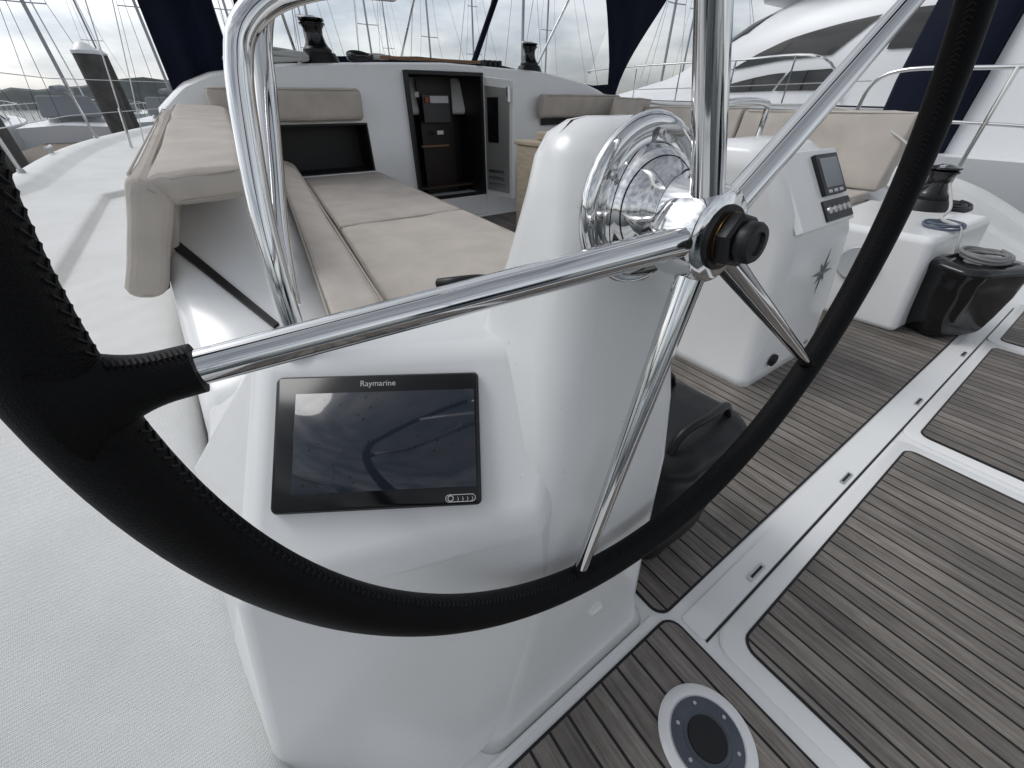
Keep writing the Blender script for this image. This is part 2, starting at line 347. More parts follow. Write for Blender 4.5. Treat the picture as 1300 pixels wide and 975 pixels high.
for yy in (1.9,5.8):
    z=zd(yy)+.105
    hp.append(sweep('mooring_cleat_%d'%int(yy*10),[(-1.06,yy-.12,z+.05),(-1.06,yy-.05,z+.045),(-1.06,yy+.05,z+.045),(-1.06,yy+.12,z+.05)],.011,STEEL))
    for dy in(-.04,.04): hp.append(sweep('cleat_post_%d'%int(yy*10+dy*50),[(-1.06,yy+dy,z),(-1.06,yy+dy,z+.045)],.012,STEEL))
group('sailing_yacht_hull',hp)
fp=[]
def panel(name,x0,x1,y0,y1,rad,z0=.0,z1=.005,mat=TEAK):
    r0=rr(x0,x1,y0,y1,rad,z0,6); r1=rr(x0,x1,y0,y1,rad,z1,6)
    return loft(name,[r0,r1],mat,angle=30)
def tpanel(name,x0,x1,y0,y1,rad,z0=0,z1=.005):
    g=.006
    return [panel(name+'_caulk',x0-g,x1+g,y0-g,y1+g,rad+g,z0,z1-.0012,BLK),panel(name,x0,x1,y0,y1,rad,z0,z1)]
fp+=tpanel('teak_forward',.545,3.75,.160,3.85,.03)
fp+=tpanel('teak_aft_port',-.17,.560,-1.1,.145,.03)
fp.append(panel('channel_strip',.580,3.7,.068,.128,.01,0,.004,GEL))
hatches=[(.645,1.70),(1.835,2.93),(3.06,3.75)]
for i,(x0,x1) in enumerate(hatches):
    r0=rr(x0-.05,x1+.05,-1.0,.060,.045,0,6);r1=rr(x0-.05,x1+.05,-1.0,.060,.045,.007,6);r2=rr(x0-.044,x1+.044,-.99,.054,.04,.010,6)
    fp.append(loft('hatch_frame_%d'%i,[r0,r1,r2],GEL,angle=60))
    fp+=tpanel('hatch_teak_%d'%i,x0,x1,-.96,.015,.03,.008,.014)
fp.append(box('channel_gap',.585,3.7,.0615,.0665,.0005,.0025,BLK))
for x in (.80,1.35,2.05,2.7):
    fp.append(box('hinge_%d'%int(x*100),x,x+.07,.078,.092,.003,.009,STEEL,bevel=.002))
    fp.append(box('hinge_slot_%d'%int(x*100),x+.01,x+.06,.082,.088,.009,.0105,BLK))
group('cockpit_sole',fp)
cx,cy=.43,-.035
group('deck_light_fitting',[revolve('outer_ring',[(0,0),(.088,0),(.089,.006),(.084,.010),(.070,.011),(.066,.008),(0,.008)],(cx,cy,.004),(0,0,1),GEL,seg=64),
  revolve('grey_plate',[(0,0),(.0655,0),(.065,.003),(.045,.0035),(.043,.002),(0,.002)],(cx,cy,.0125),(0,0,1),simple('grey_plastic',(.07,.08,.10),.45,var=.2,vscale=20),seg=64),
  revolve('lens',[(0,0),(.036,0),(.035,.003),(0,.004)],(cx,cy,.0145),(0,0,1),BLK,seg=48)]+
  [revolve('screw_%d'%k,[(0,0),(.004,0),(.0035,.002),(0,.002)],(cx+.054*math.cos(k*1.047),cy+.054*math.sin(k*1.047),.0158),(0,0,1),STEEL,seg=10) for k in range(6)])
# ================================================================ PORT COAMING + SEAT
def coam(mir):
    rings=[]
    for y,zt in ((.86,.42),(1.0,.47),(1.15,.515),(1.3,.56),(1.5,.62),(1.7,.69),(1.9,.745),(2.2,.79),(3,.82),(4.0,.88)):
        s=.0 if y<1.5 else min(.24,(y-1.5)*.1)
        pr=[(-.195,.2),(-.19,zt-.08),(-.175,zt-.02),(-.14,zt),(.05+s*.5,zt),(.12+s*.6,zt-.03),(.22+s,.50 if zt>.52 else zt-.03),(.34+s,.44),(.34+s,.1)]
        rings.append([V((SYM-x if mir else x,y,z)) for x,z in pr])
    return loft('coaming',rings,GEL,angle=180)
c1=coam(False); 
seat=hexa('seat_base',[(.2,.88,0),(1.12,.88,0),(1.25,4,0),(.2,4,0)],[(.2,.88,.44),(1.12,.88,.44),(1.25,4,.44),(.2,4,.44)],GEL,bevel=.02)
slit=hexa('shadow_gap_strip',[(-.17,1.62,.664),(.02,1.13,.51),(.035,1.14,.513),(-.155,1.66,.678)],[(-.17,1.62,.671),(.02,1.13,.517),(.035,1.14,.520),(-.155,1.66,.685)],BLK)  # black strip standing in for the shadow gap where the cushion base sits
group('port_cockpit_bench',[c1,seat,slit])
cushion('bench_cushion',[(.30,.93,.44),(1.08,.90,.44),(1.17,2.16,.44),(.47,2.16,.44)],[(.30,.93,.50),(1.08,.90,.50),(1.17,2.16,.50),(.47,2.16,.50)])
cushion('bench_cushion',[(.47,2.175,.44),(1.17,2.175,.44),(1.30,3.93,.44),(.66,3.93,.44)],[(.47,2.175,.50),(1.17,2.175,.50),(1.30,3.93,.50),(.66,3.93,.50)])
cushion('backrest_bolster',[(.135,.88,.50),(.295,.88,.46),(.66,3.95,.46),(.50,3.95,.52)],[(.125,.88,.575),(.27,.88,.565),(.63,3.95,.60),(.50,3.95,.66)],bev=.03)
cushion('folded_backrest_cushion',[(-.12,1.42,.77),(.12,1.42,.78),(.30,3.9,.90),(.0,3.9,.93)],[(-.13,1.42,.85),(.12,1.42,.865),(.30,3.9,.98),(.0,3.9,1.00)],bev=.038,wr=.006)
cushion('outboard_backrest_flap',[(-.195,1.40,.55),(-.285,1.40,.57),(-.25,3.8,.70),(-.18,3.8,.68)],[(-.075,1.40,.80),(-.150,1.40,.86),(-.06,3.8,.98),(.02,3.8,.94)],bev=.036,wr=.006)
cushion('lower_backrest_flap',[(-.15,1.55,.60),(-.175,1.55,.61),(-.1,3.6,.75),(-.07,3.6,.74)],[(-.075,1.55,.79),(-.10,1.55,.80),(.0,3.6,.90),(.03,3.6,.90)],bev=.01)
# ================================================================ STARBOARD BENCH
c2=coam(True)
seat2=box('seat_base',2.95,3.85,1.0,4,0,.44,GEL,bevel=.02)
group('starboard_cockpit_bench',[c2,seat2])
cushion('bench_cushion',[(2.93,1.02,.44),(3.72,1.02,.44),(3.72,3.9,.44),(2.93,3.9,.44)],[(2.93,1.02,.50),(3.72,1.02,.50),(3.72,3.9,.50),(2.93,3.9,.50)])
cushion('backrest_cushion',[(3.76,1.0,.50),(3.92,1.0,.52),(3.92,2.15,.52),(3.76,2.15,.50)],[(3.86,1.0,.95),(3.98,1.0,.95),(3.98,2.15,.95),(3.86,2.15,.95)],wr=.007)
cushion('backrest_cushion',[(3.76,2.17,.50),(3.92,2.17,.52),(3.92,3.2,.52),(3.76,3.2,.50)],[(3.86,2.17,.97),(3.98,2.17,.97),(3.98,3.2,.97),(3.86,3.2,.97)],wr=.007)
cushion('backrest_cushion',[(3.76,3.22,.6),(3.92,3.22,.6),(4.1,3.8,.6),(3.9,3.8,.6)],[(3.88,3.22,1.03),(4.0,3.22,1.03),(4.2,3.8,1.05),(4.05,3.8,1.05)])
# ================================================================ COACHROOF BULKHEAD + COMPANIONWAY
def zr(x):
    pts=[(-.1,.95),(.1,1.10),(.3,1.17),(.8,1.235),(1.5,1.27),(2.1,1.29),(3.2,1.26),(3.8,1.18),(4.2,1.08),(4.35,.9)]
    for (x0,z0),(x1,z1) in zip(pts,pts[1:]):
        if x<=x1: return z0+(z1-z0)*(x-x0)/(x1-x0)
    return pts[-1][1]
bp=[]
def bulk(name,x0,x1,zb=None,zt=None,y0=4.0,th=.12,N=14,mat=GEL,bev=.025):
    rings=[]
    for i in range(N+1):
        x=x0+(x1-x0)*i/N; t=zr(x) if zt is None else zt; bb=0 if zb is None else zb
        rings.append([V((x,y0,bb)),V((x,y0+.02,t-.05)),V((x,y0+.035,t-.015)),V((x,y0+.07,t)),V((x,y0+th+.3,t+.02)),V((x,y0+th+.3,bb))])
    return loft(name,rings,mat,angle=30)
bp.append(bulk('port_bulkhead',-.1,.5)); bp.append(bulk('port_bulkhead_top',.5,1.30,zb=.86)); bp.append(bulk('port_bulkhead_inner',1.30,1.68))
bp.append(bulk('starboard_bulkhead',2.45,4.35))
bp.append(bulk('companionway_lintel',1.68,2.45,zb=1.225))
bp.append(box('companionway_sill',1.68,2.45,3.97,4.3,0,.20,GEL,bevel=.01))
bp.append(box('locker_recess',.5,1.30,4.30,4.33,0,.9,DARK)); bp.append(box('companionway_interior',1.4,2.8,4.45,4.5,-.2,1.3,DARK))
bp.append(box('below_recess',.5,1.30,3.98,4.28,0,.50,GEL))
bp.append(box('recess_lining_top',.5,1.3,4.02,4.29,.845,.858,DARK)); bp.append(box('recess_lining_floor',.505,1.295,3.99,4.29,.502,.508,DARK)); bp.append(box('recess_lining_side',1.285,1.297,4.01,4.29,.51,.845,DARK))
def frame(x0,x1,z0,z1,y,w,mat,nm):
    return [box(nm+'_l',x0,x0+w,y,y+.03,z0,z1,mat,bevel=.004),box(nm+'_r',x1-w,x1,y,y+.03,z0,z1,mat,bevel=.004),box(nm+'_t',x0+w,x1-w,y,y+.03,z1-w,z1,mat,bevel=.004),box(nm+'_b',x0+w,x1-w,y,y+.03,z0,z0+w,mat,bevel=.004)]
bp+=frame(1.68,2.45,.20,1.225,3.965,.03,BLK,'door_frame')
bp.append(box('interior_side_l',1.68,1.70,4.0,4.44,.2,1.22,DARK)); bp.append(box('interior_side_r',2.43,2.45,4.0,4.44,.2,1.22,DARK))
bp.append(box('interior_bulkhead',1.92,2.28,4.30,4.34,.2,1.2,simple('interior_varnish',(.014,.009,.006),.4)))
bp.append(box('companion_step',1.72,2.42,4.2,4.3,.26,.28,simple('dark_step',(.04,.025,.015),.5),bevel=.004))
bp.append(box('switchboard_grey',1.92,2.20,4.20,4.213,.84,1.06,simple('panel_grey',(.04,.04,.043),.4),bevel=.003))
bp.append(box('notice_white',1.99,2.18,4.185,4.195,.995,1.05,WHT)); bp.append(box('notice_red',1.94,1.975,4.185,4.195,1.0,1.04,simple('red_label',(.4,.05,.03),.5))); bp.append(box('notice_small',1.84,1.88,4.185,4.195,1.04,1.08,WHT))
bp.append(box('chrome_catch',2.03,2.10,4.18,4.195,.74,.775,STEEL,bevel=.003)); bp.append(box('wood_strip',1.85,2.15,4.18,4.195,.64,.655,ROPEB))
SATIN=simple('satin_door',(.42,.41,.39),.38,.6,bump=.1,bscale=60)
bp.append(hexa('open_door',[(2.44,3.965,.2),(2.50,3.56,.2),(2.535,3.56,.2),(2.475,3.965,.2)],[(2.44,3.965,1.2),(2.50,3.56,1.16),(2.535,3.56,1.16),(2.475,3.965,1.2)],GEL,bevel=.006))
bp.append(hexa('door_metal_pane',[(2.434,3.93,.25),(2.486,3.60,.25),(2.492,3.60,.25),(2.442,3.93,.25)],[(2.434,3.93,1.13),(2.486,3.60,1.10),(2.492,3.60,1.10),(2.442,3.93,1.13)],SATIN))
bp.append(hexa('door_dark_pane',[(2.428,3.88,.68),(2.458,3.74,.68),(2.462,3.74,.68),(2.432,3.88,.68)],[(2.428,3.88,1.04),(2.458,3.74,1.04),(2.462,3.74,1.04),(2.432,3.88,1.04)],GLOSSB))
for z in (.30,.36,.42): bp.append(hexa('door_louvre_%d'%int(z*100),[(2.424,3.88,z),(2.468,3.66,z),(2.474,3.66,z),(2.432,3.88,z)],[(2.424,3.88,z+.025),(2.468,3.66,z+.025),(2.474,3.66,z+.025),(2.432,3.88,z+.025)],STEEL,bevel=.002))
bp.append(box('door_handle',2.44,2.47,3.55,3.575,1.0,1.12,CHROME,bevel=.006))
bp.append(hexa('roof_top',[(-.1,4.3,.9),(4.35,4.3,.9),(3.2,10,.8),(.9,10,.8)],[(.4,4.4,1.2),(3.8,4.4,1.2),(3.0,10,.95),(1.1,10,.95)],GEL,bevel=.05))
bp.append(box('starboard_window_strip',3.18,4.2,3.99,3.998,.80,.86,DARK))
bp.append(box('hatch_trim',1.6,2.6,4.25,4.33,1.31,1.33,ROPEB,bevel=.004))
group('coachroof',bp)
cushion('bulkhead_cushion',[(.20,3.90,.88),(1.25,3.90,.88),(1.25,3.99,.88),(.20,3.99,.88)],[(.20,3.86,1.09),(1.25,3.86,1.09),(1.25,3.98,1.09),(.20,3.98,1.09)],bev=.035)
cushion('bulkhead_cushion',[(3.1,3.90,.87),(4.2,3.90,.87),(4.2,3.98,.87),(3.1,3.98,.87)],[(3.1,3.86,1.07),(4.25,3.86,1.07),(4.25,3.98,1.07),(3.1,3.98,1.07)],bev=.035)
# ================================================================ WINCHES
def winch(x,y,z,s=1.0,stand=True):
    p=[]
    if stand: p.append(revolve('plinth',[(0,-.02),(.15*s,-.02),(.13*s,.03*s),(.12*s,.05*s),(0,.05*s)],(x,y,z),(0,0,1),BLK,seg=32))
    z2=z+(.05*s if stand else 0)
    p.append(revolve('base',[(0,0),(.10*s,0),(.10*s,.02*s),(.085*s,.035*s),(0,.035*s)],(x,y,z2),(0,0,1),STEEL if not stand else BLK,seg=32))
    p.append(revolve('drum',[(0,.034*s),(.085*s,.034*s),(.07*s,.06*s),(.060*s,.10*s),(.062*s,.13*s),(.075*s,.15*s),(.075*s,.155*s),(0,.155*s)],(x,y,z2),(0,0,1),GLOSSB,seg=32))
    p.append(revolve('self_tailer',[(0,.15*s),(.085*s,.155*s),(.088*s,.165*s),(.072*s,.172*s),(.088*s,.18*s),(.085*s,.19*s),(.045*s,.198*s),(.03*s,.205*s),(0,.205*s)],(x,y,z2),(0,0,1),GLOSSB,seg=32))
    p.append(box('tail_arm',x-.10*s,x-.02*s,y-.015*s,y+.015*s,z2+.19*s,z2+.205*s,CHROME,bevel=.003))
    return group('winch',p)
winch(1.10,4.32,1.27,1.1); winch(3.25,4.32,1.27,.95); winch(3.46,.66,.50,.85)
def coil(name,c,r,n,rad,tilt=0,mat=ROPE):
    pts=[]
    for k in range(n*16):
        t=k/16*2*math.pi; q=r*(1+.15*math.sin(t*.37)+random.uniform(-.04,.04))
        pts.append(V(c)+V((q*math.cos(t),q*.8*math.sin(t),rad*.9*(k/16)*.5+rad*math.sin(t*1.3)+q*math.sin(t)*tilt)))
    return group(name,[sweep('line',pts,rad,mat,seg=8,smooth=2)])
coil('rope_coil',(.80,4.20,1.275),.16,7,.012,.12); coil('rope_coil',(.52,4.2,1.235),.10,5,.012,.2); coil('rope_coil',(1.6,4.4,1.32),.12,3,.01)
coil('rope_coil',(3.60,.60,.49),.13,4,.009,mat=BLK); coil('rope_coil',(3.05,.47,.485),.09,3,.006,mat=simple('blue_fleck_rope',(.10,.12,.16),.8))
coil('rope_coil',(1.42,4.25,1.30),.09,4,.012,.2,mat=BLK)
group('rope_clutch_bank',[box('clutch_%d'%i,2.7+.06*i,2.74+.06*i,4.35,4.5,1.28,1.35,BLK,bevel=.006) for i in range(4)])
group('sheet_line',[sweep('line',[(3.46,.60,.60),(3.60,.75,.62),(3.80,1.0,.80),(3.95,1.6,.98),(4.1,3,.97),(4.2,4.3,1.1)],.007,ROPE,smooth=6,seg=8),sweep('tail',[(3.42,.60,.63),(3.30,.52,.53),(3.12,.50,.50),(3.02,.40,.49),(2.98,.36,.40),(3.0,.33,.30)],.007,ROPE,smooth=6,seg=8)])
# ================================================================ SPRAYHOOD
sp=[]
def quad(name,p,mat,th=.012):
    p=[V(x) for x in p]; nn=(p[1]-p[0]).cross(p[2]-p[1]).normalized()*th
    return hexa(name,p,[x+nn for x in p],mat)
rings=[]
for k in range(13):
    u=k/12; x=.03+.45*u; yy=4.5+.03*math.sin(u*14)
    rings.append([V((x+.02*math.sin(u*9),yy,1.0+.19*u)),V((x,yy+.02,1.3)),V((x,yy+.015*math.cos(u*20),1.55)),V((x+.01,yy,1.85))])
sp.append(loft('port_side_panel',rings,NAVY,closed=False,angle=180))
for x0,x1 in ((.3,1.2),(1.2,2.1),(2.1,3.0),(3.0,3.9),(3.9,4.75)):
    sp.append(quad('lower_band_%d'%int(x0*10),[(x0,4.62,zr(min(x0,4.2))-.0),(x1,4.62,zr(min(x1,4.2))-.0),(x1,4.62,zr(min(x1,4.2))+.075),(x0,4.62,zr(min(x0,4.2))+.075)],NAVY,.01))
rings=[]
for k in range(11):
    u=k/10; z=1.12+1.0*u; xl=4.66-.42*max(0,u-.25)**1.3; xr=4.83+.75*u**1.2
    rings.append([V((xl+(xr-xl)*j/6,4.5+.02*math.sin(j*2.1+u*5),z)) for j in range(7)])
sp.append(loft('starboard_panel',rings,NAVY,closed=False,angle=180))
sp.append(quad('starboard_low',[(4.2,4.55,1.05),(4.80,4.5,1.05),(4.83,4.5,1.2),(4.2,4.55,1.16)],NAVY))
for p0,p1,r_,m_ in (((2.64,4.5,1.28),(3.02,4.5,1.95),.028,NAVY),((2.02,4.9,1.3),(2.2,4.4,2.1),.012,CHROME),((.62,4.5,1.2),(.66,4.4,2.0),.03,NAVY),((1.0,4.6,1.25),(.85,4.4,2.1),.012,CHROME),((3.5,4.6,1.25),(3.9,4.4,2.0),.012,CHROME)):
    sp.append(sweep('frame_tube',[p0,p1],r_,m_))
sp.append(quad('front_window',[(.5,4.66,1.22),(4.4,4.66,1.15),(4.9,4.62,2.2),(.5,4.62,2.2)],CLEAR,.002))
sp.append(hexa('canopy_top',[(-.1,3.6,2.25),(4.9,3.6,2.25),(4.9,4.7,2.2),(-.1,4.7,2.2)],[(.1,3.6,2.29),(4.7,3.6,2.29),(4.7,4.7,2.24),(.1,4.7,2.24)],NAVY,bevel=.01))
group('sprayhood',sp)
# ================================================================ COCKPIT TABLE
tp=[box('leaf_port',1.86,1.895,1.5,2.6,.16,.76,WOODL,bevel=.006),box('leaf_starboard',2.62,2.655,1.7,2.6,.20,.76,WOODL,bevel=.006),
    box('top',1.85,2.665,1.48,2.62,.762,.79,WOODL,bevel=.008),box('top_tray',1.95,2.55,1.7,2.5,.792,.84,WOODL,bevel=.01),box('pillar',2.1,2.4,1.2,2.5,0,.76,GEL,bevel=.03),box('end_board',1.90,2.615,2.56,2.595,.3,.76,WOODL,bevel=.005),box('aft_board',1.9,2.615,1.70,1.73,.25,.76,WOODL,bevel=.005)]
group('cockpit_table',tp)
# ================================================================ INSTRUMENT CONSOLE
rings=[]
for z,x0,x1,y0,y1,rd in ((0,1.58,2.28,.54,1.05,.04),(.03,1.60,2.25,.555,1.04,.05),(.3,1.61,2.20,.56,1.02,.06),(.58,1.60,2.13,.58,1.0,.06),(.68,1.58,2.08,.61,1.0,.06),(.80,1.55,2.02,.69,1.0,.06),(.86,1.54,1.98,.74,1.0,.06),(.885,1.57,1.95,.78,.98,.05),(.893,1.62,1.90,.84,.94,.03)):
    rings.append(rr(x0,x1,y0,y1,rd,z,5))
ip=[loft('pod',rings,GEL,angle=180)]
e0=V((1.805,.606,.675));eU=(V((0,.74-.61,.86-.68))).normalized();eW=V((1,0,0));eN=eW.cross(eU)
if eN.y>0: eN=-eN
def pf(x,y,h): return e0+eW*x+eU*y+eN*h
def pbox(nm,x0,x1,y0,y1,h,mat,bev=.004):
    return hexa(nm,[pf(x0,y0,-.02),pf(x1,y0,-.02),pf(x1,y1,-.02),pf(x0,y1,-.02)],[pf(x0,y0,h),pf(x1,y0,h),pf(x1,y1,h),pf(x0,y1,h)],mat,bevel=bev)
ip.append(pbox('face_moulding',-.19,.23,-.055,.225,.006,GEL,.006))
ip.append(pbox('instrument_display',.01,.19,.050,.20,.020,BLK)); ip.append(pbox('instrument_screen',.030,.17,.075,.183,.0225,simple('lcd_grey',(.16,.18,.2),.15),.001))
for k in range(3): ip.append(pbox('instrument_key_%d'%k,.035+.045*k,.065+.045*k,.056,.068,.0225,STEEL,.001))
ip.append(pbox('switch_panel',-.01,.215,-.042,.035,.012,BLK))
for k in range(5): ip.append(revolve('switch_%d'%k,[(0,0),(.014,0),(.013,.006),(0,.007)],pf(.022+.040*k,-.004,.012),eN,STEEL,seg=18))
def star(c,R1,dep):
    sv=[]
    for k in range(16):
        t=math.pi*2*k/16; r_=(R1 if k%4==0 else R1*.62) if k%2==0 else R1*.26
        z=c[2]+math.cos(t)*r_; sv.append(V((c[0]+math.sin(t)*r_*.95,.5585+(z-.3)*.0714,z)))
    cvv=V((c[0],.5585+(c[2]-.3)*.0714-dep,c[2]))
    return mesh('star_emblem',sv+[cvv],[(k,(k+1)%16,16) for k in range(16)],simple('emblem_grey',(.15,.16,.17),.35,.4),smooth=False)
ip.append(star((1.96,0,.43),.10,.004))
ip.append(revolve('shore_socket',[(0,0),(.028,0),(.028,.012),(.02,.016),(0,.016)],(1.78,.55,.08),(0,-1,0),BLK,seg=24))
ip.append(revolve('drain',[(0,0),(.012,0),(.011,.003),(0,.003)],(2.12,.553,.06),(0,-1,0),STEEL,seg=16))
ip.append(sweep('hand_rail',[(1.60,1.0,.80),(1.58,1.0,.96),(1.66,.99,1.0),(1.9,.99,1.0),(1.96,1.0,.96),(1.95,1.0,.80)],.012,CHROME,smooth=6))
group('instrument_console',ip)
# ================================================================ STARBOARD LOCKER + black bags
lp=[hexa('locker_body',[(2.72,.36,0),(3.5,.30,0),(3.5,.95,0),(2.68,.95,0)],[(2.76,.42,.47),(3.5,.36,.49),(3.5,.95,.49),(2.74,.95,.47)],GEL,bevel=.035)]
lp.append(revolve('inspection_hatch',[(0,0),(.085,0),(.086,.006),(.078,.011),(.06,.008),(0,.008)],(2.712,.66,.30),(-1,0,.08),simple('grey_hatch',(.45,.46,.47),.4),seg=40))
group('starboard_locker',lp)
BAGM=simple('black_vinyl',(.007,.007,.008),.42,bump=.3,bscale=60,spec=.4)
def bag(cx,cy,w,d,h,rot,mat,hh=1.14):
    rings=[]
    for k,(z,s) in enumerate(((0,.62),(.03,.8),(.12,.92),(.35,1.0),(.7,1.05),(.86,1.06),(.90,1.12),(.95,1.12),(.98,1.05),(1.0,.9),(1.01,.5))):
        ring=rr(-w/2*s,w/2*s,-d/2*s,d/2*s,min(w,d)*.3*s,z*h,6); M=Matrix.Rotation(rot,4,'Z')
        rings.append([M@p+V((cx,cy,.006)) for p in ring])
    o=loft('body',rings,mat,angle=180)
    tx=bpy.data.textures.new('w','CLOUDS');tx.noise_scale=.1
    s=o.modifiers.new('s','SUBSURF');s.levels=2;s.render_levels=2
    dd=o.modifiers.new('d','DISPLACE');dd.texture=tx;dd.strength=.012;dd.texture_coords='GLOBAL'
    out=[o]
    for dy in(-.3,.3):
        q=[(-w*.40,d*dy,h*.96),(-w*.28,d*dy,h*(hh-.03)),(0,d*dy*1.1,h*hh),(w*.28,d*dy,h*(hh-.03)),(w*.40,d*dy,h*.96)]
        out.append(sweep('handle',[Matrix.Rotation(rot,4,'Z')@V(p)+V((cx,cy,0)) for p in q],.009,BLK,smooth=6))
    return out
group('rope_bin',bag(2.96,.25,.36,.25,.37,-.45,GLOSSB,1.04))
coil('rope_coil',(2.96,.25,.395),.10,4,.008,.0,mat=simple('grey_rope',(.2,.2,.2),.8))
group('black_storage_bag',bag(.70,.36,.28,.25,.41,0,BAGM))
group('winch_handle',[sweep('arm',[(.40,1.02,.525),(.62,.98,.53)],.013,BLK),revolve('boss',[(0,0),(.028,0),(.028,.03),(.02,.035),(0,.035)],(.42,1.02,.505),(0,0,1),BLK,seg=20),
  sweep('grip',[(.47,1.05,.56),(.50,1.0,.575),(.58,.98,.57),(.64,.97,.54)],.016,BLK,smooth=5),box('strap',.38,.85,.985,1.005,.505,.515,BLK,bevel=.003)])
# ================================================================ RAILS
pp=[]
pr=.014
pp.append(sweep('top_rail',[(4.15,-.9,.95),(4.5,-.7,1.18),(4.56,-.2,1.19),(4.58,.8,1.19),(4.6,1.5,1.18),(4.62,1.62,.9),(4.62,1.64,.55)],pr,CHROME,smooth=8))
pp.append(sweep('mid_rail',[(4.5,-.7,.8),(4.58,.8,.88),(4.61,1.6,.88)],pr*.8,CHROME,smooth=6))
for y in (-.5,.80): pp.append(sweep('post_%d'%int(y*10+9),[(4.54,y,.3),(4.57,y,1.19)],pr,CHROME))
group('pushpit_rail',pp)
lf=[]
for y in (3.3,5.4): 
    xx=SYM-edge(y)-.08; lf.append(sweep('stanchion_%d'%int(y*10),[(xx,y,.5),(xx,y,1.15)],.012,CHROME))
for z in (.85,1.14): lf.append(sweep('wire_%d'%int(z*100),[(4.62,1.6,z),(5.1,3.3,z),(5.1,5.4,z),(4.6,8,z+.08)],.004,STEEL,seg=6))
group('starboard_lifelines',lf)
lf=[]
for y in (4.6,7.2): 
    xx=edge(y)+.07; lf.append(sweep('stanchion_%d'%int(y*10),[(xx,y,.5),(xx-.02,y,1.2)],.013,CHROME))
    lf.append(revolve('stanchion_base_%d'%int(y*10),[(0,0),(.035,0),(.03,.01),(.018,.05),(0,.05)],(xx,y,zd(y)+.08),(0,0,1),STEEL,seg=16))
for z in (.85,1.18): lf.append(sweep('wire_%d'%int(z*100),[(-1.06,4.6,z),(-1.0,7.2,z+.03),(.3,10.5,z+.1)],.004,STEEL,seg=6))
group('port_lifelines',lf)
group('shroud',[sweep('wire_1',[(-.55,6.6,.55),(1.8,6.4,16)],.006,STEEL,seg=6),sweep('wire_2',[(-.45,6.9,.55),(1.9,6.5,11)],.005,STEEL,seg=6),sweep('turnbuckle',[(-.55,6.6,.55),(-.49,6.6,.95)],.014,CHROME)])
# ================================================================ WATER, LAND, SKY
def water():
    m,nt,b=newmat('water'); b.inputs['Base Color'].default_value=(.02,.03,.032,1); b.inputs['Roughness'].default_value=.08
    tc=nt.nodes.new('ShaderNodeTexCoord'); nn=nt.nodes.new('ShaderNodeTexNoise'); nn.inputs['Scale'].default_value=1.5; nn.inputs['Detail'].default_value=5
    nt.links.new(tc.outputs['Object'],nn.inputs['Vector']); bp_=nt.nodes.new('ShaderNodeBump'); bp_.inputs['Strength'].default_value=.5; bp_.inputs['Distance'].default_value=.15
    nt.links.new(nn.outputs[0],bp_.inputs['Height']); nt.links.new(bp_.outputs[0],b.inputs['Normal']); return m
mesh('water',[(-900,-900,-.85),(900,-900,-.85),(900,900,-.85),(-900,900,-.85)],[(0,1,2,3)],water(),smooth=False)
vs=[];fs=[];M_=240
for k in range(M_+1):
    t=2*math.pi*k/M_; rad=260+20*math.sin(t*3); hh=4+3*math.sin(t*5)+2*math.sin(t*17)+random.uniform(-1,1.2)
    x,y=math.cos(t)*rad,math.sin(t)*rad
    vs+=[(x*.94,y*.94,-.85),(x,y,max(2,hh)),(x*1.1,y*1.1,max(2,hh)+1)]
for k in range(M_): 
    i=k*3; fs+=[(i,i+3,i+4,i+1),(i+1,i+4,i+5,i+2)]
mesh('distant_tree_line',vs,fs,simple('distant_trees',(.07,.085,.085),.9,var=.4,vscale=.2),smooth=False)
